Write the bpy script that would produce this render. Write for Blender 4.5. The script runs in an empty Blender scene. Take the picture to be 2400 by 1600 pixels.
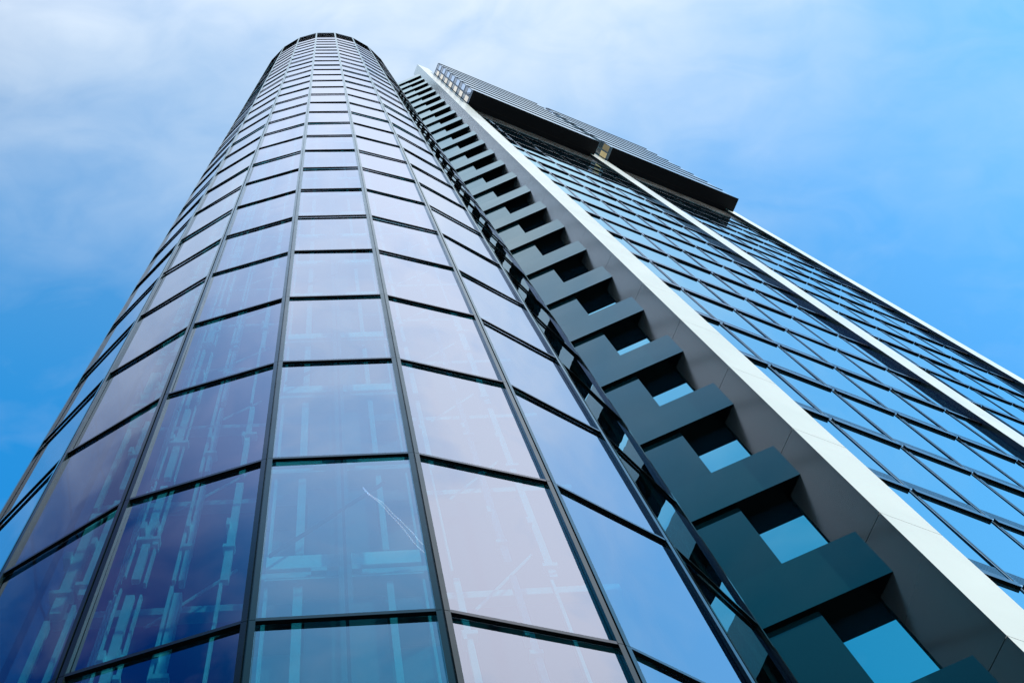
import bpy, bmesh, math, random
from mathutils import Vector, Matrix
random.seed(7)
SC = bpy.context.scene
COL = SC.collection
S = 3.6            # metres per storey; plan units below are storeys
Z0 = 1.6           # eye height

# ------------------------------------------------------------------ camera
cd = bpy.data.cameras.new('camera')
cam = bpy.data.objects.new('camera', cd)
COL.objects.link(cam)
cx_ = Vector((0.9919062169, 0.0, -0.1269726617))
cy_ = Vector((-0.0317285432, 0.9682755635, -0.2478623260))
cz_ = Vector((0.1229445256, 0.2498848397, 0.9604385511))
cam.matrix_world = Matrix(((cx_.x, -cy_.x, -cz_.x, 0), (cx_.y, -cy_.y, -cz_.y, 0), (cx_.z, -cy_.z, -cz_.z, Z0), (0, 0, 0, 1)))
cd.sensor_fit = 'HORIZONTAL'; cd.sensor_width = 36.0
cd.lens = 3340.1 / 2400 * 36
cd.clip_start = 0.1; cd.clip_end = 30000
SC.camera = cam

# ------------------------------------------------------------------ light
SUN_AZ = Vector((0.742, -0.667, 0)).normalized()      # plan direction towards the sun
SUN_EL = math.radians(36)
sd = bpy.data.lights.new('sun', 'SUN'); sd.energy = 2.0; sd.angle = math.radians(0.53); sd.color = (1.0, 0.93, 0.82)
sun = bpy.data.objects.new('sun', sd); COL.objects.link(sun)
to_sun = Vector((SUN_AZ.x * math.cos(SUN_EL), SUN_AZ.y * math.cos(SUN_EL), math.sin(SUN_EL)))
sun.rotation_euler = to_sun.to_track_quat('Z', 'Y').to_euler()

SC.view_settings.view_transform = 'Standard'; SC.view_settings.look = 'None'
SC.view_settings.exposure = 1.5; SC.view_settings.gamma = 1.0; SC.view_settings.use_curve_mapping = False
SC.cycles.max_bounces = 14; SC.cycles.transparent_max_bounces = 24; SC.cycles.glossy_bounces = 6
SC.cycles.use_denoising = True

W = bpy.data.worlds.new('World'); SC.world = W; W.use_nodes = True
nt = W.node_tree; nt.nodes.clear()
def N(t, **kw):
    n = nt.nodes.new(t)
    for k, v in kw.items(): setattr(n, k, v)
    return n
def LK(a, b): nt.links.new(a, b)
def mth(op, a, b=None, clamp=False):
    n = N('ShaderNodeMath', operation=op, use_clamp=clamp)
    for i, v in enumerate((a, b)):
        if v is None: continue
        if isinstance(v, (int, float)): n.inputs[i].default_value = v
        else: LK(v, n.inputs[i])
    return n.outputs[0]
def mixc(f, a, b, mode='MIX'):
    n = N('ShaderNodeMix', data_type='RGBA', blend_type=mode)
    for i, v in ((0, f), (6, a), (7, b)):
        if isinstance(v, (int, float)): n.inputs[i].default_value = v
        elif isinstance(v, tuple): n.inputs[i].default_value = (*v, 1)
        else: LK(v, n.inputs[i])
    return n.outputs[2]
sky = N('ShaderNodeTexSky', sky_type='NISHITA', sun_disc=False, sun_elevation=SUN_EL,
        sun_rotation=math.atan2(SUN_AZ.x, SUN_AZ.y), altitude=0, air_density=1.0, dust_density=0.4, ozone_density=2.5)
tc = N('ShaderNodeTexCoord'); sep = N('ShaderNodeSeparateXYZ'); LK(tc.outputs['Generated'], sep.inputs[0])
zz = mth('MAXIMUM', sep.outputs[2], 0.12)
gx = mth('DIVIDE', sep.outputs[0], zz); gy = mth('DIVIDE', sep.outputs[1], zz)
cmb = N('ShaderNodeCombineXYZ'); LK(gx, cmb.inputs[0]); LK(gy, cmb.inputs[1])
def blob(x, y, sx, sy):
    a = mth('DIVIDE', mth('SUBTRACT', gx, x), sx); b = mth('DIVIDE', mth('SUBTRACT', gy, y), sy)
    r = mth('ADD', mth('MULTIPLY', a, a), mth('MULTIPLY', b, b))
    return mth('POWER', 2.718, mth('MULTIPLY', r, -1.0))
def noise(scale, detail, off, stretch=(1, 1), dist=0.4):
    m = N('ShaderNodeMapping'); m.inputs['Location'].default_value = off; m.inputs['Scale'].default_value = (*stretch, 1)
    m.inputs['Rotation'].default_value = (0, 0, 0.5)
    LK(cmb.outputs[0], m.inputs[0])
    n = N('ShaderNodeTexNoise'); n.inputs['Scale'].default_value = scale; n.inputs['Detail'].default_value = detail
    n.inputs['Roughness'].default_value = 0.5; n.inputs['Distortion'].default_value = dist
    LK(m.outputs[0], n.inputs['Vector']); return n.outputs['Fac']
def ramp(v, a, b):
    n = N('ShaderNodeMapRange', interpolation_type='SMOOTHSTEP'); LK(v, n.inputs[0]); n.inputs[1].default_value = a; n.inputs[2].default_value = b
    return n.outputs[0]
base = mixc(1.0, sky.outputs[0], (0.175, 0.350, 0.375), 'MULTIPLY')
# clear deep blue away from the sun (left), towards the lower sky and far behind the viewer
left = mth('MULTIPLY', ramp(gx, 0.00, -0.26), ramp(mth('ABSOLUTE', gy), 0.12, 0.34))
base = mixc(left, base, mixc(1.0, base, (0.36, 0.97, 1.08), 'MULTIPLY'))
dl = mth('MULTIPLY', ramp(gx, -0.08, -0.38), ramp(gy, 0.16, -0.06))            # darkest blue: low behind the viewer's left
base = mixc(dl, base, mixc(1.0, base, (0.04, 0.10, 0.26), 'MULTIPLY'))
base = mixc(ramp(gy, 0.10, 0.40), base, mixc(1.0, base, (0.50, 0.84, 0.95), 'MULTIPLY'))
base = mixc(ramp(gy, -0.32, -0.56), base, mixc(1.0, base, (0.28, 0.68, 0.66), 'MULTIPLY'))
# high thin cloud, brightest behind the viewer on the sun's side, thinning to clear blue on the left and far right
veil = mth('ADD', mth('MULTIPLY', blob(0.08, -0.12, 0.30, 0.26), 1.02), mth('MULTIPLY', blob(0.36, -0.36, 0.17, 0.18), 1.0))
veil = mth('ADD', veil, mth('MULTIPLY', blob(0.14, 0.01, 0.26, 0.10), 0.18))
veil = mth('ADD', veil, mth('MULTIPLY', blob(-0.26, 0.03, 0.16, 0.09), 0.34))
n1 = noise(6.0, 6, (3.1, 1.7, 0), (1, 1.6)); n2 = noise(15.0, 5, (7.3, 2.2, 0), (1, 1.8), 0.9)
tex = mth('ADD', mth('MULTIPLY', mth('SUBTRACT', n1, 0.5), 1.45), mth('MULTIPLY', mth('SUBTRACT', n2, 0.5), 0.85))
veil = mth('ADD', mth('ADD', veil, mth('MULTIPLY', tex, mth('ADD', mth('MULTIPLY', veil, 0.55), 0.22))), -0.02)
veil = mth('MULTIPLY', veil, 0.97, True)
cl = mixc(ramp(gy, 0.08, -0.12), (0.80, 0.92, 1.04), (0.92, 1.03, 1.26))
cl = mixc(mth('MULTIPLY', ramp(gx, 0.02, -0.24), ramp(gy, -0.10, -0.28)), cl, (0.76, 0.68, 0.98))
cl = mixc(blob(0.38, -0.38, 0.20, 0.18), cl, (1.20, 1.25, 1.50))
col = mixc(veil, base, cl)
bg = N('ShaderNodeBackground'); LK(col, bg.inputs[0]); bg.inputs[1].default_value = 0.3536
wo = N('ShaderNodeOutputWorld'); LK(bg.outputs[0], wo.inputs[0])

# ------------------------------------------------------------------ helpers
def P(X, Y, h): return Vector((X * S, Y * S, Z0 + h * S))
OFF = {}          # world offset of every built object
class MB:
    def __init__(s): s.v = []; s.f = []; s.m = []
    def quad(s, a, b, c, d, m=0):
        i = len(s.v); s.v += [a, b, c, d]; s.f.append((i, i + 1, i + 2, i + 3)); s.m.append(m)
    def hexa(s, b4, t4, m=0, bottom=None, top=None, sides=None):
        """bottom and top rings (4 points, same order)"""
        i = len(s.v); s.v += list(b4) + list(t4)
        s.f += [(i, i + 1, i + 2, i + 3)[::-1], (i + 4, i + 5, i + 6, i + 7)]
        s.m += [m if bottom is None else bottom, m if top is None else top]
        for k in range(4):
            j = (k + 1) % 4
            s.f.append((i + k, i + j, i + 4 + j, i + 4 + k)); s.m.append(m if not sides else sides[k])
    def obj(s, name, mats, parent=None, bevel=0.0, stuff=False):
        me = bpy.data.meshes.new(name)
        off = OFF.get(parent, Vector((0, 0, 0)))
        me.from_pydata([tuple(Vector(p) - off) for p in s.v], [], s.f)
        for m in mats: me.materials.append(m)
        for p, k in zip(me.polygons, s.m): p.material_index = k
        bm = bmesh.new(); bm.from_mesh(me); bmesh.ops.recalc_face_normals(bm, faces=bm.faces)
        if bevel:
            bmesh.ops.bevel(bm, geom=[e for e in bm.edges if len(e.link_faces) == 2 and e.calc_face_angle(0) > 0.5], offset=bevel, segments=2, affect='EDGES', clamp_overlap=True)
        bm.to_mesh(me); bm.free()
        o = bpy.data.objects.new(name, me); COL.objects.link(o); OFF[o] = off
        if parent is not None: o.parent = parent
        if stuff: o['kind'] = 'stuff'
        return o
def empty(name, loc, label, cat):
    o = bpy.data.objects.new(name, None); COL.objects.link(o); o.location = loc
    o['label'] = label; o['category'] = cat
    OFF[o] = Vector(loc); return o
RC = Matrix((cx_, cy_, cz_))
def px(p):
    q = RC @ (Vector(p) - Vector((0, 0, Z0)))
    if q.z <= 0.01: return (9e9, 9e9)
    return (1200 + 3340.1 * q.x / q.z, 800 + 3340.1 * q.y / q.z)
def seen_area(pts):
    q = [px(p) for p in pts]
    q = [(min(max(x, 0), 2400), min(max(y, 0), 1600)) for x, y in q]
    a = 0
    for i in range(len(q)):
        x0, y0 = q[i]; x1, y1 = q[(i + 1) % len(q)]; a += x0 * y1 - x1 * y0
    return abs(a) / 2

# ------------------------------------------------------------------ materials
def mat(name):
    m = bpy.data.materials.new(name); m.use_nodes = True
    t = m.node_tree; t.nodes.clear()
    o = t.nodes.new('ShaderNodeOutputMaterial'); return m, t, o
def pbr(name, col, rough=0.4, metal=0.0, ior=1.5, noise=0.12, scale=1.5, rvar=0.1, bump=0.0, streak=0.0):
    m, t, o = mat(name)
    b = t.nodes.new('ShaderNodeBsdfPrincipled'); t.links.new(b.outputs[0], o.inputs[0])
    b.inputs['Metallic'].default_value = metal; b.inputs['IOR'].default_value = ior
    g = t.nodes.new('ShaderNodeTexCoord')
    mp = t.nodes.new('ShaderNodeMapping'); mp.inputs['Scale'].default_value = (1, 1, 0.25 if streak else 1)
    t.links.new(g.outputs['Object'], mp.inputs[0])
    n = t.nodes.new('ShaderNodeTexNoise'); n.inputs['Scale'].default_value = scale; n.inputs['Detail'].default_value = 6
    n.inputs['Roughness'].default_value = 0.6; t.links.new(mp.outputs[0], n.inputs['Vector'])
    mr = t.nodes.new('ShaderNodeMapRange'); mr.inputs[1].default_value = 0.3; mr.inputs[2].default_value = 0.7
    mr.inputs[3].default_value = 1 - noise; mr.inputs[4].default_value = 1 + noise
    t.links.new(n.outputs['Fac'], mr.inputs[0])
    x = t.nodes.new('ShaderNodeMix'); x.data_type = 'RGBA'; x.blend_type = 'MULTIPLY'; x.inputs[0].default_value = 1
    x.inputs[6].default_value = (*col, 1); t.links.new(mr.outputs[0], x.inputs[7]); t.links.new(x.outputs[2], b.inputs['Base Color'])
    m2 = t.nodes.new('ShaderNodeMapRange'); m2.inputs[1].default_value = 0.3; m2.inputs[2].default_value = 0.7
    m2.inputs[3].default_value = max(0.02, rough - rvar * rough); m2.inputs[4].default_value = rough + rvar * rough
    t.links.new(n.outputs['Fac'], m2.inputs[0]); t.links.new(m2.outputs[0], b.inputs['Roughness'])
    if bump:
        bp = t.nodes.new('ShaderNodeBump'); bp.inputs['Strength'].default_value = bump; bp.inputs['Distance'].default_value = 0.02
        t.links.new(n.outputs['Fac'], bp.inputs['Height']); t.links.new(bp.outputs[0], b.inputs['Normal'])
    return m
def schlick(t, f0, power):
    lw = t.nodes.new('ShaderNodeLayerWeight'); lw.inputs[0].default_value = 0.5
    p = t.nodes.new('ShaderNodeMath'); p.operation = 'POWER'; p.inputs[1].default_value = power
    t.links.new(lw.outputs['Facing'], p.inputs[0])
    r = t.nodes.new('ShaderNodeMapRange'); r.inputs[3].default_value = f0; r.inputs[4].default_value = 1.0
    t.links.new(p.outputs[0], r.inputs[0]); return r.outputs[0], lw
def wavy(t, dist, scale):
    g = t.nodes.new('ShaderNodeTexCoord'); n = t.nodes.new('ShaderNodeTexNoise')
    n.inputs['Scale'].default_value = scale; n.inputs['Detail'].default_value = 1.5
    t.links.new(g.outputs['Object'], n.inputs['Vector'])
    b = t.nodes.new('ShaderNodeBump'); b.inputs['Strength'].default_value = 1.0; b.inputs['Distance'].default_value = dist
    t.links.new(n.outputs['Fac'], b.inputs['Height']); return b.outputs[0]
def see_glass(name, tint, f0, power, refl):
    m, t, o = mat(name)
    f, lw = schlick(t, f0, power)
    gl = t.nodes.new('ShaderNodeBsdfGlossy'); gl.inputs['Roughness'].default_value = 0.0; gl.inputs['Color'].default_value = (*refl, 1)
    nb = wavy(t, 0.004, 0.55); t.links.new(nb, gl.inputs['Normal'])
    tr = t.nodes.new('ShaderNodeBsdfTransparent'); tr.inputs['Color'].default_value = (*tint, 1)
    ge = t.nodes.new('ShaderNodeNewGeometry')
    inv = t.nodes.new('ShaderNodeMath'); inv.operation = 'SUBTRACT'; inv.inputs[0].default_value = 1.0
    t.links.new(ge.outputs['Backfacing'], inv.inputs[1])
    k = t.nodes.new('ShaderNodeMath'); k.operation = 'MULTIPLY'; t.links.new(f, k.inputs[0]); t.links.new(inv.outputs[0], k.inputs[1])
    mx = t.nodes.new('ShaderNodeMixShader'); t.links.new(k.outputs[0], mx.inputs[0]); t.links.new(tr.outputs[0], mx.inputs[1]); t.links.new(gl.outputs[0], mx.inputs[2])
    t.links.new(mx.outputs[0], o.inputs[0]); return m
def mirror_glass(name, body, f0, power, refl, dist=0.004):
    m, t, o = mat(name)
    f, lw = schlick(t, f0, power)
    gl = t.nodes.new('ShaderNodeBsdfGlossy'); gl.inputs['Roughness'].default_value = 0.01; gl.inputs['Color'].default_value = (*refl, 1)
    nb = wavy(t, dist, 0.5); t.links.new(nb, gl.inputs['Normal'])
    df = t.nodes.new('ShaderNodeBsdfDiffuse'); df.inputs['Color'].default_value = (*body, 1)
    mx = t.nodes.new('ShaderNodeMixShader'); t.links.new(f, mx.inputs[0]); t.links.new(df.outputs[0], mx.inputs[1]); t.links.new(gl.outputs[0], mx.inputs[2])
    t.links.new(mx.outputs[0], o.inputs[0]); return m
def gloss(name, body, f0, power, rough, refl=(1, 1, 1), scale=1.2, nz=0.15, rvar=0.25):
    m, t, o = mat(name)
    f, lw = schlick(t, f0, power)
    g = t.nodes.new('ShaderNodeTexCoord'); n = t.nodes.new('ShaderNodeTexNoise'); n.inputs['Scale'].default_value = scale
    n.inputs['Detail'].default_value = 6; n.inputs['Roughness'].default_value = 0.6; n.inputs['Distortion'].default_value = 0.6
    t.links.new(g.outputs['Object'], n.inputs['Vector'])
    def rng(a, b):
        r = t.nodes.new('ShaderNodeMapRange'); r.inputs[1].default_value = 0.3; r.inputs[2].default_value = 0.7
        r.inputs[3].default_value = a; r.inputs[4].default_value = b; t.links.new(n.outputs['Fac'], r.inputs[0]); return r.outputs[0]
    gl = t.nodes.new('ShaderNodeBsdfGlossy'); gl.inputs['Color'].default_value = (*refl, 1)
    t.links.new(rng(rough * (1 - rvar), rough * (1 + rvar)), gl.inputs['Roughness'])
    df = t.nodes.new('ShaderNodeBsdfDiffuse'); x = t.nodes.new('ShaderNodeMix'); x.data_type = 'RGBA'; x.blend_type = 'MULTIPLY'
    x.inputs[0].default_value = 1; x.inputs[6].default_value = (*body, 1); t.links.new(rng(1 - nz, 1 + nz), x.inputs[7]); t.links.new(x.outputs[2], df.inputs['Color'])
    k = t.nodes.new('ShaderNodeMath'); k.operation = 'MULTIPLY'; t.links.new(f, k.inputs[0]); t.links.new(rng(1 + nz * .5, 1 - nz * .5), k.inputs[1])
    mx = t.nodes.new('ShaderNodeMixShader'); t.links.new(k.outputs[0], mx.inputs[0]); t.links.new(df.outputs[0], mx.inputs[1]); t.links.new(gl.outputs[0], mx.inputs[2])
    t.links.new(mx.outputs[0], o.inputs[0]); return m
def lit(name, col, e):
    m, t, o = mat(name)
    em = t.nodes.new('ShaderNodeEmission'); em.inputs['Strength'].default_value = e
    g = t.nodes.new('ShaderNodeTexCoord'); n = t.nodes.new('ShaderNodeTexNoise'); n.inputs['Scale'].default_value = 1.3
    t.links.new(g.outputs['Object'], n.inputs['Vector'])
    r = t.nodes.new('ShaderNodeValToRGB'); r.color_ramp.elements[0].position = 0.3; r.color_ramp.elements[1].position = 0.7
    r.color_ramp.elements[0].color = (*[c * 0.75 for c in col], 1); r.color_ramp.elements[1].color = (*col, 1)
    t.links.new(n.outputs['Fac'], r.inputs[0]); t.links.new(r.outputs[0], em.inputs['Color'])
    t.links.new(em.outputs[0], o.inputs[0]); return m

M_GLASS = see_glass('tower_glass', (0.39, 0.69, 0.73), 0.20, 2.4, (0.93, 0.95, 1.0))
M_FRAME = gloss('dark_anodised_frame', (0.007, 0.012, 0.013), 0.02, 5.0, 0.10, (0.92, 1.0, 0.98), 2.5, 0.15)
M_BLACK = gloss('black_metal', (0.002, 0.003, 0.004), 0.005, 5.0, 0.12)
M_TRANS = gloss('dark_transom', (0.010, 0.016, 0.018), 0.02, 4.5, 0.08)
M_SLAT = gloss('dark_slat', (0.006, 0.008, 0.009), 0.01, 5.0, 0.08)
M_WHITE = gloss('white_cladding', (0.50, 0.475, 0.45), 0.02, 14.0, 0.20, (1.0, 0.99, 0.95), 0.5, 0.03, 0.1)
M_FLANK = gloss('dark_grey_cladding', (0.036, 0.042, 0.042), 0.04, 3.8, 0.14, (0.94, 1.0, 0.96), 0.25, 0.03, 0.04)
M_SPAN = gloss('teal_spandrel_glass', (0.003, 0.022, 0.028), 0.03, 4.2, 0.035, (0.84, 1.0, 0.94), 0.8, 0.12)
M_PANEL = gloss('teal_panel', (0.003, 0.020, 0.025), 0.03, 4.2, 0.05, (0.80, 0.97, 0.92), 0.8, 0.10)
M_WIN = mirror_glass('window_glass', (0.004, 0.03, 0.05), 0.60, 3.0, (0.55, 1.0, 1.0))
M_FAC = mirror_glass('facade_glass', (0.004, 0.02, 0.035), 0.30, 2.5, (0.72, 0.97, 1.0), 0.003)
M_ALU = gloss('pale_aluminium', (0.34, 0.36, 0.36), 0.10, 4.0, 0.08)
M_VENT = gloss('blue_black_vent', (0.003, 0.012, 0.018), 0.02, 4.5, 0.06)
M_SOFF = pbr('black_soffit', (0.004, 0.004, 0.006), 0.55, 0, 1.3, 0.2, 0.4)
M_JOINT = pbr('joint_strip', (0.02, 0.015, 0.014), 0.6, 0, 1.3)
M_CFRAME = pbr('grey_blue_frame', (0.10, 0.15, 0.18), 0.35, 0.2, 1.5)
M_CGLASS = mirror_glass('crown_glass', (0.01, 0.03, 0.05), 0.40, 2.0, (0.85, 0.92, 1.0), 0.002)
M_CFRONT = mirror_glass('crown_front_glass', (0.30, 0.34, 0.36), 0.5, 1.5, (0.95, 0.99, 1.0), 0.002)
M_LIT = lit('lit_window_white', (1.0, 1.0, 0.95), 0.32)
M_LITY = lit('lit_window_yellow', (0.90, 0.78, 0.42), 0.19)
M_LITD = lit('lit_window_dim', (0.42, 0.38, 0.24), 0.177)
M_STEEL = pbr('painted_steel', (0.34, 0.56, 0.58), 0.4, 0.0, 1.5)
M_RAIL = pbr('bright_rail', (0.70, 0.86, 0.84), 0.45, 0.0, 1.5, 0.15, 2)
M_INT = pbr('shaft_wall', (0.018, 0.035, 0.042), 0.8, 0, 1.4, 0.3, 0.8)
M_LINT = pbr('pale_lintel', (0.75, 0.82, 0.83), 0.6)
M_DOOR = pbr('lift_door', (0.10, 0.17, 0.19), 0.35, 0.0, 1.5)
M_TILE = pbr('black_ceiling', (0.003, 0.003, 0.004), 0.6, 0, 1.3)
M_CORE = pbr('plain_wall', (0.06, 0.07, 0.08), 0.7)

# ------------------------------------------------------------------ ground
def ground():
    m, t, o = mat('paving')
    b = t.nodes.new('ShaderNodeBsdfPrincipled'); b.inputs['Roughness'].default_value = 0.8
    g = t.nodes.new('ShaderNodeTexCoord'); br = t.nodes.new('ShaderNodeTexBrick')
    br.inputs['Scale'].default_value = 1.0; br.inputs['Color1'].default_value = (0.10, 0.10, 0.10, 1); br.inputs['Color2'].default_value = (0.13, 0.13, 0.125, 1)
    br.inputs['Mortar'].default_value = (0.05, 0.05, 0.05, 1); br.inputs['Mortar Size'].default_value = 0.01
    t.links.new(g.outputs['Object'], br.inputs['Vector']); t.links.new(br.outputs['Color'], b.inputs['Base Color'])
    t.links.new(b.outputs[0], o.inputs[0])
    mb = MB(); r = 6000
    mb.quad(Vector((-r, -r, 0)), Vector((r, -r, 0)), Vector((r, r, 0)), Vector((-r, r, 0)))
    q = mb.obj('ground', [m]); q['kind'] = 'structure'
ground()

# ================================================================== ROUND GLASS TOWER
CX, CY, R, H0 = 0.00479, 2.76507, 1.51287, 2.69313
HG = -Z0 / S
TOP = 32.42
def edge(k):                 # k = ... -0.5, 0.5 ...
    a = math.radians(15 * k); return Vector((CX + R * math.sin(a), CY - R * math.cos(a), 0))
def facet(i):
    a = math.radians(15 * i)
    return edge(i - .5), edge(i + .5), Vector((math.cos(a), math.sin(a), 0)), Vector((math.sin(a), -math.cos(a), 0))
tower = empty('glass_tower', P(CX, CY, HG), 'tall round tower of bluish glass panes in dark metal frames, left of the slab block', 'tower')
FAC = list(range(-8, 5))
GD = 0.0105
levels = [HG] + [H0 + n + max(0, n - 9) * .033 for n in range(-3, 28)]
levels = [HG] + [h for h in levels[1:] if h > HG + 0.3]

# panes
panes = []
for i in FAC:
    e0, e1, t, n = facet(i)
    for a, b in zip(levels[:-1], levels[1:]):
        q0 = e0 - n * GD; q1 = e1 - n * GD
        j = [random.uniform(-0.0014, 0.0014) for _ in range(3)]
        pts = []
        for (q, h, jj) in ((q0, a, j[0]), (q1, a, j[1]), (q1, b, j[2]), (q0, b, j[0] + j[2] - j[1])):
            w = q + n * jj; pts.append(P(w.x, w.y, h + (0.001 if h == a else -0.001)))
        panes.append((seen_area(pts), pts, n))
panes.sort(key=lambda x: -x[0])
def add_pane(mb, pts, n, th=0.012):
    back = [p - n * th for p in pts]
    # ring order: outer quad is the "bottom", inner quad the "top"
    mb.hexa(pts, back, 0)
for ar, pts, n in panes[:100]:
    mb = MB(); add_pane(mb, pts, n); mb.obj('glass_pane', [M_GLASS], tower)
mb = MB()
for ar, pts, n in panes[100:]: add_pane(mb, pts, n)
o = mb.obj('glazing', [M_GLASS], tower, stuff=True)

# transoms; underside shade is put into the colour as a black slot
trs = []
for i in FAC:
    e0, e1, t, n = facet(i)
    for h in levels[1:]:
        a = e0 + t * 0.0150; b = e1 - t * 0.0150
        q = [a, b, b - n * (GD - 0.0008), a - n * (GD - 0.0008)]
        bot = [P(p.x, p.y, h - 0.003) for p in q]; top = [P(p.x, p.y, h + 0.0105) for p in q]
        trs.append((seen_area([bot[0], bot[1], bot[2], bot[3]]), bot, top))
trs.sort(key=lambda x: -x[0])
for ar, bot, top in trs[:100]:
    mb = MB(); mb.hexa(bot, top, 0, bottom=1); mb.obj('transom', [M_TRANS, M_BLACK], tower)
mb = MB()
for ar, bot, top in trs[100:]: mb.hexa(bot, top, 0, bottom=1)
mb.obj('transom_bars', [M_TRANS, M_BLACK], tower, stuff=True)

# mullions
for i in FAC[:-1] + [FAC[-1]]:
    e = edge(i + .5)
    _, _, t0, n0 = facet(i); _, _, t1, n1 = facet(i + 1)
    nm = (n0 + n1).normalized()
    mb = MB()
    for a, b in zip(levels[:-1] + [levels[-1]], levels[1:] + [TOP]):
        lo, hi = a + 0.0012, b - 0.0012
        for (t, n, s) in ((t0, n0, -1), (t1, n1, 1)):
            o_ = 0.0010
            q = [e + t * s * 0.0026 + n * o_, e + t * s * 0.0150 + n * o_, e + t * s * 0.0150 - n * (GD - .0005), e + t * s * 0.0026 - n * (GD - .0005)]
            mb.hexa([P(p.x, p.y, lo) for p in q], [P(p.x, p.y, hi) for p in q], 0)
    q = [e - t0 * 0.004 - nm * 0.007, e + t1 * 0.004 - nm * 0.007, e + t1 * 0.004 - nm * 0.03, e - t0 * 0.004 - nm * 0.03]
    mb.hexa([P(p.x, p.y, HG) for p in q], [P(p.x, p.y, TOP) for p in q], 1)
    mb.obj('mullion', [M_FRAME, M_BLACK], tower)

# louvred parapet on top
for i in FAC:
    e0, e1, t, n = facet(i)
    mb = MB(); h = levels[-1] + 0.02
    a = e0 + t * .015; b = e1 - t * .015
    while h < TOP - 0.1:
        q = [a - n * .002, b - n * .002, b - n * .014, a - n * .014]; up = [p - n * 0.010 for p in q]
        mb.hexa([P(p.x, p.y, h) for p in q], [P(p.x, p.y, min(h + 0.31, TOP)) for p in up], 0)
        h += 0.40
    q = [a - n * .03, b - n * .03, b - n * .05, a - n * .05]
    mb.hexa([P(p.x, p.y, levels[-1]) for p in q], [P(p.x, p.y, TOP) for p in q], 1)
    mb.obj('louvre_panel', [M_SLAT, M_BLACK], tower)
# rear wall (the side turned away) and roof
mb = MB()
for i in range(5, 16):
    e0, e1, t, n = facet(i)
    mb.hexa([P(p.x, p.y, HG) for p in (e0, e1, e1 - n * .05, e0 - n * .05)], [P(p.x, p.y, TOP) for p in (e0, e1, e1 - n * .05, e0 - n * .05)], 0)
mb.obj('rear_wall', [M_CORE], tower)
mb = MB(); ring = [edge(i + .5) * 0.985 + Vector((CX, CY, 0)) * 0.015 for i in range(24)]
i0 = len(mb.v); mb.v = [P(p.x, p.y, TOP - 0.25) for p in ring] + [P(p.x, p.y, TOP - 0.15) for p in ring]
mb.f = [tuple(range(24)), tuple(range(24, 48))] + [(k, (k + 1) % 24, 24 + (k + 1) % 24, 24 + k) for k in range(24)]; mb.m = [0] * 26
mb.obj('roof', [M_BLACK], tower)

# ---- inside the shaft
def boxp(mb, x0, x1, y0, y1, h0, h1, m=0, **k):
    q = [(x0, y0), (x1, y0), (x1, y1), (x0, y1)]
    mb.hexa([P(x, y, h0) for x, y in q], [P(x, y, h1) for x, y in q], m, **k)
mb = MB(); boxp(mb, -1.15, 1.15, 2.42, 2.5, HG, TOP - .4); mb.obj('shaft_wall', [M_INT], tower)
def bar(mb, a, b, r, m=0):
    a = Vector(a); b = Vector(b); d = (b - a).normalized(); u = d.cross(Vector((0, 1, 0.01))).normalized(); w = d.cross(u)
    ring = [a + (u * math.cos(k * math.pi / 3) + w * math.sin(k * math.pi / 3)) * r for k in range(6)]
    i = len(mb.v); mb.v += ring + [p + (b - a) for p in ring]
    for k in range(6): mb.f.append((i + k, i + (k + 1) % 6, i + 6 + (k + 1) % 6, i + 6 + k)); mb.m.append(m)
# vertical guide rails, in storey-high lengths
for (x, y, wd, dp, brk) in ((-0.668, 1.90, .034, .02, 1), (-0.704, 1.90, .007, .01, 0), (-0.722, 1.92, .007, .01, 0), (-0.740, 1.94, .007, .01, 0), (-0.635, 1.90, .009, .02, 1),
                         (-0.545, 1.90, .010, .02, 0), (-0.520, 1.90, .022, .03, 1), (-0.382, 1.90, .024, .02, 1), (-0.925, 2.0, .05, .03, 1), (-0.842, 1.95, .034, .02, 1),
                         (0.365, 1.90, .024, .02, 1), (0.550, 1.90, .026, .02, 1), (0.70, 1.95, .03, .02, 1)):
    mb = MB()
    for k in range(0, 26):
        g = 0.06 if brk else 0.004
        w_ = wd * random.uniform(.75, 1.15)
        if random.random() < .14 and brk: boxp(mb, x - w_ / 2, x - w_ / 6, y, y + dp, k + .34, k + 1.34); continue
        boxp(mb, x - w_ / 2, x + w_ / 2, y, y + dp, k + .34 + random.uniform(0, .10), k + 1.34 - g)
        if brk:
            r_ = random.uniform(-.2, .25); boxp(mb, x - wd * .9, x + wd * random.uniform(.5, 1.6), y - .012, y + dp, k + .60 + r_, k + .625 + r_, 0)
            boxp(mb, x - wd * .9, x - wd * .4, y - .02, y + dp, k + .80, k + .86, 0)
    mb.obj('guide_rail', [M_RAIL if x < 0 else M_STEEL], tower)
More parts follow.
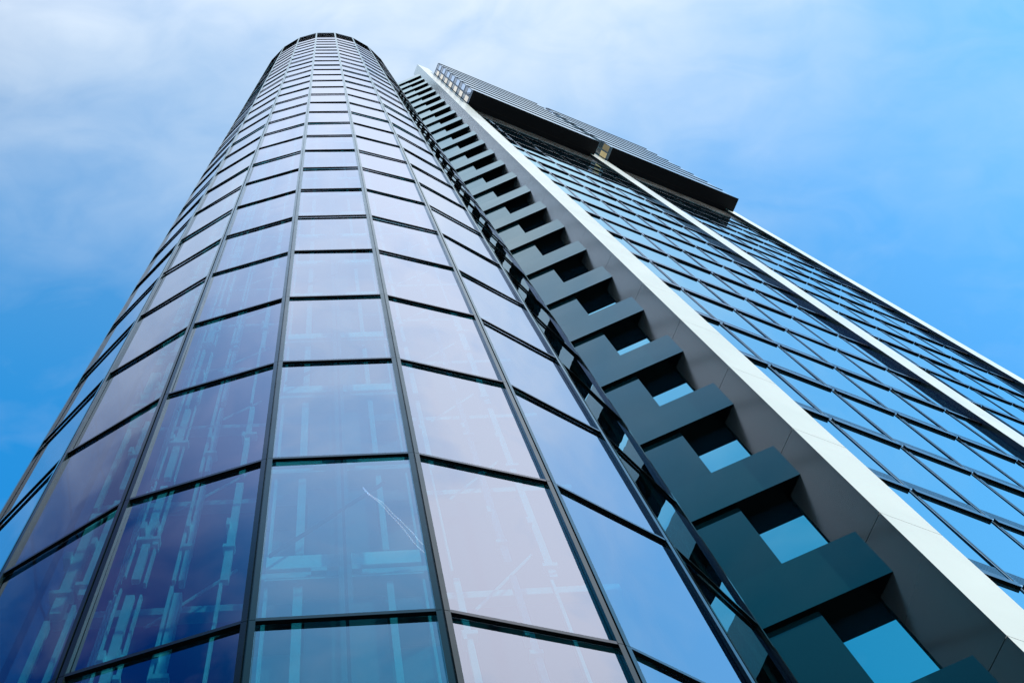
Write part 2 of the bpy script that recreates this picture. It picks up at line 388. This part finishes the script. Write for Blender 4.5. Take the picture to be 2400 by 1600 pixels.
# lift cars' landing fronts, one per storey
for k in range(2, 20):
    lf = MB()
    boxp(lf, -0.30, 0.30, 1.99, 2.02, k + .10, k + .985)
    lf = lf.obj('landing_front', [M_DOOR], tower)
    mb = MB(); boxp(mb, -.245, .255, 1.85, 1.90, k + .310, k + .412); mb.obj('lintel', [M_LINT], lf)
    mb = MB()
    boxp(mb, -.245, .255, 1.845, 1.86, k + .225, k + .240); boxp(mb, -.245, .255, 1.84, 1.86, k + .196, k + .206); boxp(mb, -.30, .30, 1.86, 1.95, k + .255, k + .30)
    boxp(mb, -.10, -.05, 1.83, 1.86, k + .235, k + .265); boxp(mb, .03, .06, 1.83, 1.86, k + .235, k + .27)
    mb.obj('door_track', [M_STEEL], lf)
    for (xa, xb) in ((-.155, -.127), (.136, .157), (-.245, -.235), (.25, .258)):
        mb = MB(); boxp(mb, xa, xb, 1.86, 1.88, k - .55, k + .196); mb.obj('door_post', [M_STEEL], lf)
    for (xa, xb) in ((-.12, .0), (.02, .13)):
        mb = MB(); boxp(mb, xa, xb, 1.90, 1.91, k - .55, k + .17); mb.obj('door_leaf', [M_DOOR], lf)
    mb = MB(); boxp(mb, -.245, .255, 1.91, 2.2, k + .985, k + 1.03); mb.obj('landing_slab', [M_TILE], lf)
mb = MB()
boxp(mb, -.012, .004, 1.80, 1.84, HG, 24); boxp(mb, .014, .028, 1.80, 1.84, HG, 24); boxp(mb, .004, .014, 1.83, 1.84, HG, 24, 1)
mb.obj('steel_column', [M_DOOR, M_BLACK], tower)
for k in range(2, 16, 2):
    mb = MB(); bar(mb, P(-.229, 1.80, k + .298), P(.16, 1.80, k + .93), .026); mb.obj('brace', [M_SLAT], tower)
for k in range(2, 14):
    mb = MB(); boxp(mb, -.95, -.30, 2.05, 2.09, k + .45, k + .50); boxp(mb, .30, .95, 2.05, 2.09, k + .45, k + .50)
    bar(mb, P(-.62, 1.98, k + .2), P(-.36, 1.98, k + .62), .02); bar(mb, P(.42, 1.98, k + .2), P(.66, 1.98, k + .62), .02)
    mb.obj('cross_beam', [M_STEEL], tower)
# ================================================================== SLAB BLOCK
TH = math.radians(22.5)
U = Vector((math.cos(TH), math.sin(TH), 0)); NN = Vector((math.sin(TH), -math.cos(TH), 0))
def Q(u, n, h): w = U * u + NN * n; return P(w.x, w.y, h)
def boxq(mb, u0, u1, n0, n1, h0, h1, m=0, **k):
    """n1 is the outer (street) side"""
    q = [(u0, n1), (u1, n1), (u1, n0), (u0, n0)]
    mb.hexa([Q(u, n, h0) for u, n in q], [Q(u, n, h1) for u, n in q], m, **k)
block = empty('office_block', Q(5, -1.3, HG), 'angular slab block with white vertical piers, blue glass and dark banded wall beside the tower', 'building')
PU = [(2.515, 2.778), (4.945, 5.212), (7.405, 7.672)]
HS = 22.73                       # soffit of the crown
NG = -1.045
# piers: white front, dark flanks, storey-high panels with open joints
for pi, (u0, u1) in enumerate(PU):
    top = (31.16, 30.0, 23.2)[pi]
    mb = MB(); h = -0.36
    boxq(mb, u0 + .012, u1 - .012, -1.225, -1.016, HG, top - .02, 2)
    a = HG
    while a < top:
        b = (math.floor(a - .64 + 1e-6) + 1) + .64
        b = min(b, top)
        lo, hi = a + .0022, b - .0022
        nb = -1.232 if pi == 0 else -1.10
        # front leaf and two flank leaves
        boxq(mb, u0, u1, -1.0149, -1.005, lo, hi, 0, sides=[0, 1, 1, 1])
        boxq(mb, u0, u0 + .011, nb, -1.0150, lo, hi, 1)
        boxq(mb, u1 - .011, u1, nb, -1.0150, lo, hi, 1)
        a = b
    boxq(mb, u0 + .001, u1 - .001, (-1.232 if pi == 0 else -1.10), -1.006, top - .004, top + .004, 0)
    mb.obj('pier', [M_WHITE, M_FLANK, M_BLACK], block)

# two glazed bays
MU = [3.032 + .411 * j for j in range(5)]
gp = []
for b in range(2):
    off = 2.445 * b
    cuts = [PU[b][1] + .001] + [m + off for m in MU] + [PU[b + 1][0] - .001]
    for mu in cuts[1:-1]:
        mb = MB()
        boxq(mb, mu - .0175, mu - .0105, NG - .006, NG + .004, HG, 21.45, 0)
        boxq(mb, mu - .0100, mu - .0005, NG - .006, NG + .0025, HG, 21.45, 1)
        boxq(mb, mu, mu + .0115, NG - .006, NG + .0045, HG, 21.45, 0)
        mb.obj('window_mullion', [M_VENT, M_ALU], block)
    for k in range(0, 22):
        h = k - 1 + .605
        if h < HG + .2: continue
        mb = MB()
        for a, c in zip(cuts[:-1], cuts[1:]):
            aa = a + (.013 if a != cuts[0] else 0); cc = c - (.019 if c != cuts[-1] else 0)
            # slatted vent strip, pale sill, black projecting bar
            ns = 7
            for q in range(ns):
                z0 = h - .120 + q * .120 / ns
                boxq(mb, aa, cc, NG - .004, NG + .002, z0 + .003, z0 + .120 / ns - .003, 0, bottom=1)
            boxq(mb, aa, cc, NG - .008, NG - .003, h - .121, h - .0005, 1)
            boxq(mb, aa, cc, NG - .004, NG + .003, h - .147, h - .1235, 2)
            boxq(mb, aa, cc, NG - .004, NG + .013, h - .193, h - .149, 1)
        mb.obj('transom_band', [M_VENT, M_BLACK, M_ALU], block)
        for a, c in zip(cuts[:-1], cuts[1:]):
            lo, hi = h, min(h + 1 - .193, 21.45)
            pts = [Q(a, NG, lo), Q(c, NG, lo), Q(c, NG, hi), Q(a, NG, hi)]
            gp.append((seen_area(pts), a, c, lo, hi))
gp.sort(key=lambda x: -x[0])
def fpane(mb, a, c, lo, hi):
    j = [random.uniform(-.0020, .0020) for _ in range(3)]
    o_ = [j[0], j[1], j[2], j[0] + j[2] - j[1]]
    f = [Q(a, NG + o_[0], lo), Q(c, NG + o_[1], lo), Q(c, NG + o_[2], hi), Q(a, NG + o_[3], hi)]
    mb.hexa(f, [p - NN * .02 for p in f], 0)
for ar, a, c, lo, hi in gp[:100]:
    mb = MB(); fpane(mb, a, c, lo, hi); mb.obj('window', [M_FAC], block)
mb = MB()
for ar, a, c, lo, hi in gp[100:]: fpane(mb, a, c, lo, hi)
mb.obj('window_glazing', [M_FAC], block, stuff=True)
# dark closing panel under the crown
for b in range(2):
    mb = MB(); boxq(mb, PU[b][1], PU[b + 1][0], NG - .02, NG - .001, 21.46, HS, 0)
    boxq(mb, PU[b][1], PU[b + 1][0], NG - .001, NG + .004, 21.43, 21.46, 1)
    mb.obj('closing_panel', [M_BLACK, M_ALU], block)
# body behind everything
mb = MB()
boxq(mb, 2.80, 7.60, -3.5, -1.09, HG, 30.2, 0); mb.obj('body', [M_CORE], block)

# crown: two projecting boxes
NF = -0.764
def crown(u0, u1, top, lits, floors, side_all):
    mb = MB()
    boxq(mb, u0 + .004, u1 - .004, -1.20, NF - .016, HS, top, 0, bottom=1, sides=[0, 2, 2, 2])
    body = mb.obj('crown_box', [M_CFRONT, M_SOFF, M_CFRAME], block)
    mb = MB(); boxq(mb, u0 + .03, u1 - .03, -.976, -.969, HS - .004, HS - .0001, 0); mb.obj('soffit_joint', [M_JOINT], body)
    mb = MB(); boxq(mb, u0, u1, -1.19, NF - .0165, HS - .003, HS + .001, 0)
    # projecting blades, one a storey
    k = 0
    while HS + k < top + .2:
        h = HS + k
        mb2 = MB(); boxq(mb2, u0, u1, NF - .0158, NF - .008, h + (.0 if k else .01), h + .05, 0, bottom=1)
        mb2.obj('louvre_blade', [M_SLAT, M_BLACK], body); k += 1
    # gabled side with two windows a floor
    us = u0 + .004
    for k in range(floors):
        h = HS + k
        for (n0, n1, kind) in ((-.998, -.912, 0), (-.886, -.792, 1)):
            f = MB()
            # frame ring
            d = .003
            boxq(f, us - d, us, n0 - .008, n0, h + .16, h + 1.06, 0); boxq(f, us - d, us, n1, n1 + .008, h + .16, h + 1.06, 0)
            boxq(f, us - d, us, n0, n1, h + .16, h + .20, 0); boxq(f, us - d, us, n0, n1, h + .70, h + .74, 0)
            w = f.obj('side_window', [M_CFRAME], body)
            g = MB(); boxq(g, us - .0015, us, n0, n1, h + .20, h + .70, 0)
            m = (lits[0] if kind == 0 else lits[1]) if side_all or k == 0 else M_CGLASS
            g.obj('pane', [m], w)
            g = MB()
            for s_ in range(3):
                a = n0 + (n1 - n0) * s_ / 3
                boxq(g, us - .0018, us, n0, n1, h + .745 + s_ * .10, h + .745 + s_ * .10 + .085, 0)
            g.obj('vent', [M_BLACK], w)
crown(2.800, 5.020, 29.95, (M_LIT, M_CGLASS), 7, True)
crown(5.250, 7.565, 29.95, (M_LITY, M_LITD), 7, False)

# banded wall at 45 degrees between tower and first pier
A = Vector((1.896, 2.003, 0)); D = Vector((math.cos(TH), -math.sin(TH), 0)); NR = Vector((-math.sin(TH), -math.cos(TH), 0))
def F(s, d, h): w = A + D * s - NR * d; return P(w.x, w.y, h)
def boxf(mb, s0, s1, d0, d1, h0, h1, m=0, **k):
    """d0 outer depth, d1 inner depth"""
    q = [(s0, d0), (s1, d0), (s1, d1), (s0, d1)]
    mb.hexa([F(s, d, h0) for s, d in q], [F(s, d, h1) for s, d in q], m, **k)
SL = -.60
for i in range(-4, 26):
    lo, up = 4.379 + i, 4.748 + i
    if lo < HG: lo = HG
    mb = MB(); boxf(mb, SL, 0.0, 0, .19, lo, up, 0, bottom=1, top=1, sides=[0, 1, 1, 1]); mb.obj('spandrel_band', [M_SPAN, M_BLACK], block, bevel=0)
    if i < 25:
        hi = lo + 1 if i > -4 else 5.379 + i
        mb = MB(); boxf(mb, SL, -.296, .0225, .19, up + .0005, hi - .0005, 0, sides=[0, 1, 1, 1]); mb.obj('wall_panel', [M_PANEL, M_BLACK], block)
        mb = MB(); boxf(mb, -.31, .10, .089, .100, up - .01, hi - .0005, 0); mb.obj('recessed_window', [M_WIN], block)
mb = MB(); boxf(mb, SL, -.01, .004, .19, 29.75, 29.92, 0); mb.obj('wall_coping', [M_VENT], block)
mb = MB()
q = [F(SL - .2, .20, 0), F(-.02, .20, 0), F(.18, .20, 0), F(.5, 1.2, 0), F(-.6, 1.5, 0)]
n_ = len(q); mb.v = [Vector((p.x, p.y, 0)) for p in q] + [Vector((p.x, p.y, Z0 + 29.7 * S)) for p in q]
mb.f = [tuple(range(n_)), tuple(range(n_, 2 * n_))] + [(k, (k + 1) % n_, n_ + (k + 1) % n_, n_ + k) for k in range(n_)]; mb.m = [0] * len(mb.f)
mb.obj('wall_core', [M_BLACK], block)

# ================================================================== vapour trail high in the sky, behind the viewer (mirrored in the glass)
def trail():
    m, t, o = mat('vapour')
    d1 = t.nodes.new('ShaderNodeBsdfDiffuse'); d1.inputs['Color'].default_value = (0.62, 0.62, 0.66, 1); d2 = t.nodes.new('ShaderNodeBsdfTranslucent'); d2.inputs['Color'].default_value = (0.62, 0.62, 0.66, 1); d = t.nodes.new('ShaderNodeAddShader'); t.links.new(d1.outputs[0], d.inputs[0]); t.links.new(d2.outputs[0], d.inputs[1])
    e = t.nodes.new('ShaderNodeBsdfTransparent'); mx = t.nodes.new('ShaderNodeMixShader')
    g = t.nodes.new('ShaderNodeTexCoord'); n = t.nodes.new('ShaderNodeTexNoise'); n.inputs['Scale'].default_value = 0.02; n.inputs['Detail'].default_value = 4
    t.links.new(g.outputs['Object'], n.inputs['Vector'])
    r = t.nodes.new('ShaderNodeMapRange'); r.inputs[1].default_value = .35; r.inputs[2].default_value = .65; r.inputs[3].default_value = .25; r.inputs[4].default_value = .95
    t.links.new(n.outputs['Fac'], r.inputs[0]); t.links.new(r.outputs[0], mx.inputs[0]); t.links.new(e.outputs[0], mx.inputs[1]); t.links.new(d.outputs[0], mx.inputs[2])
    t.links.new(mx.outputs[0], o.inputs[0])
    Hh = 3000.0
    mb = MB()
    fy = (CY - R * math.cos(math.radians(7.5)) + GD) * S      # glass plane, for the mirrored bearing
    def pt(dx, dy):   # direction seen in the pane -> point in the sky behind the viewer
        return Vector((dx * Hh, 2 * fy - dy * Hh, Z0 + Hh))
    for ln in (((.0145, .366), (.0290, .3795), (.0460, .4035), (.066, .4265)), ((.0145, .366), (.0275, .3805), (.0445, .4070), (.066, .4345))):
        pts = [pt(*q) for q in ln]
        for a, b in zip(pts[:-1], pts[1:]): bar(mb, a, b, 1.4)
    o_ = mb.obj('vapour_trail', [m]); o_['label'] = 'thin double white vapour trail mirrored in the lower middle pane of the round tower'; o_['category'] = 'vapour trail'
trail()
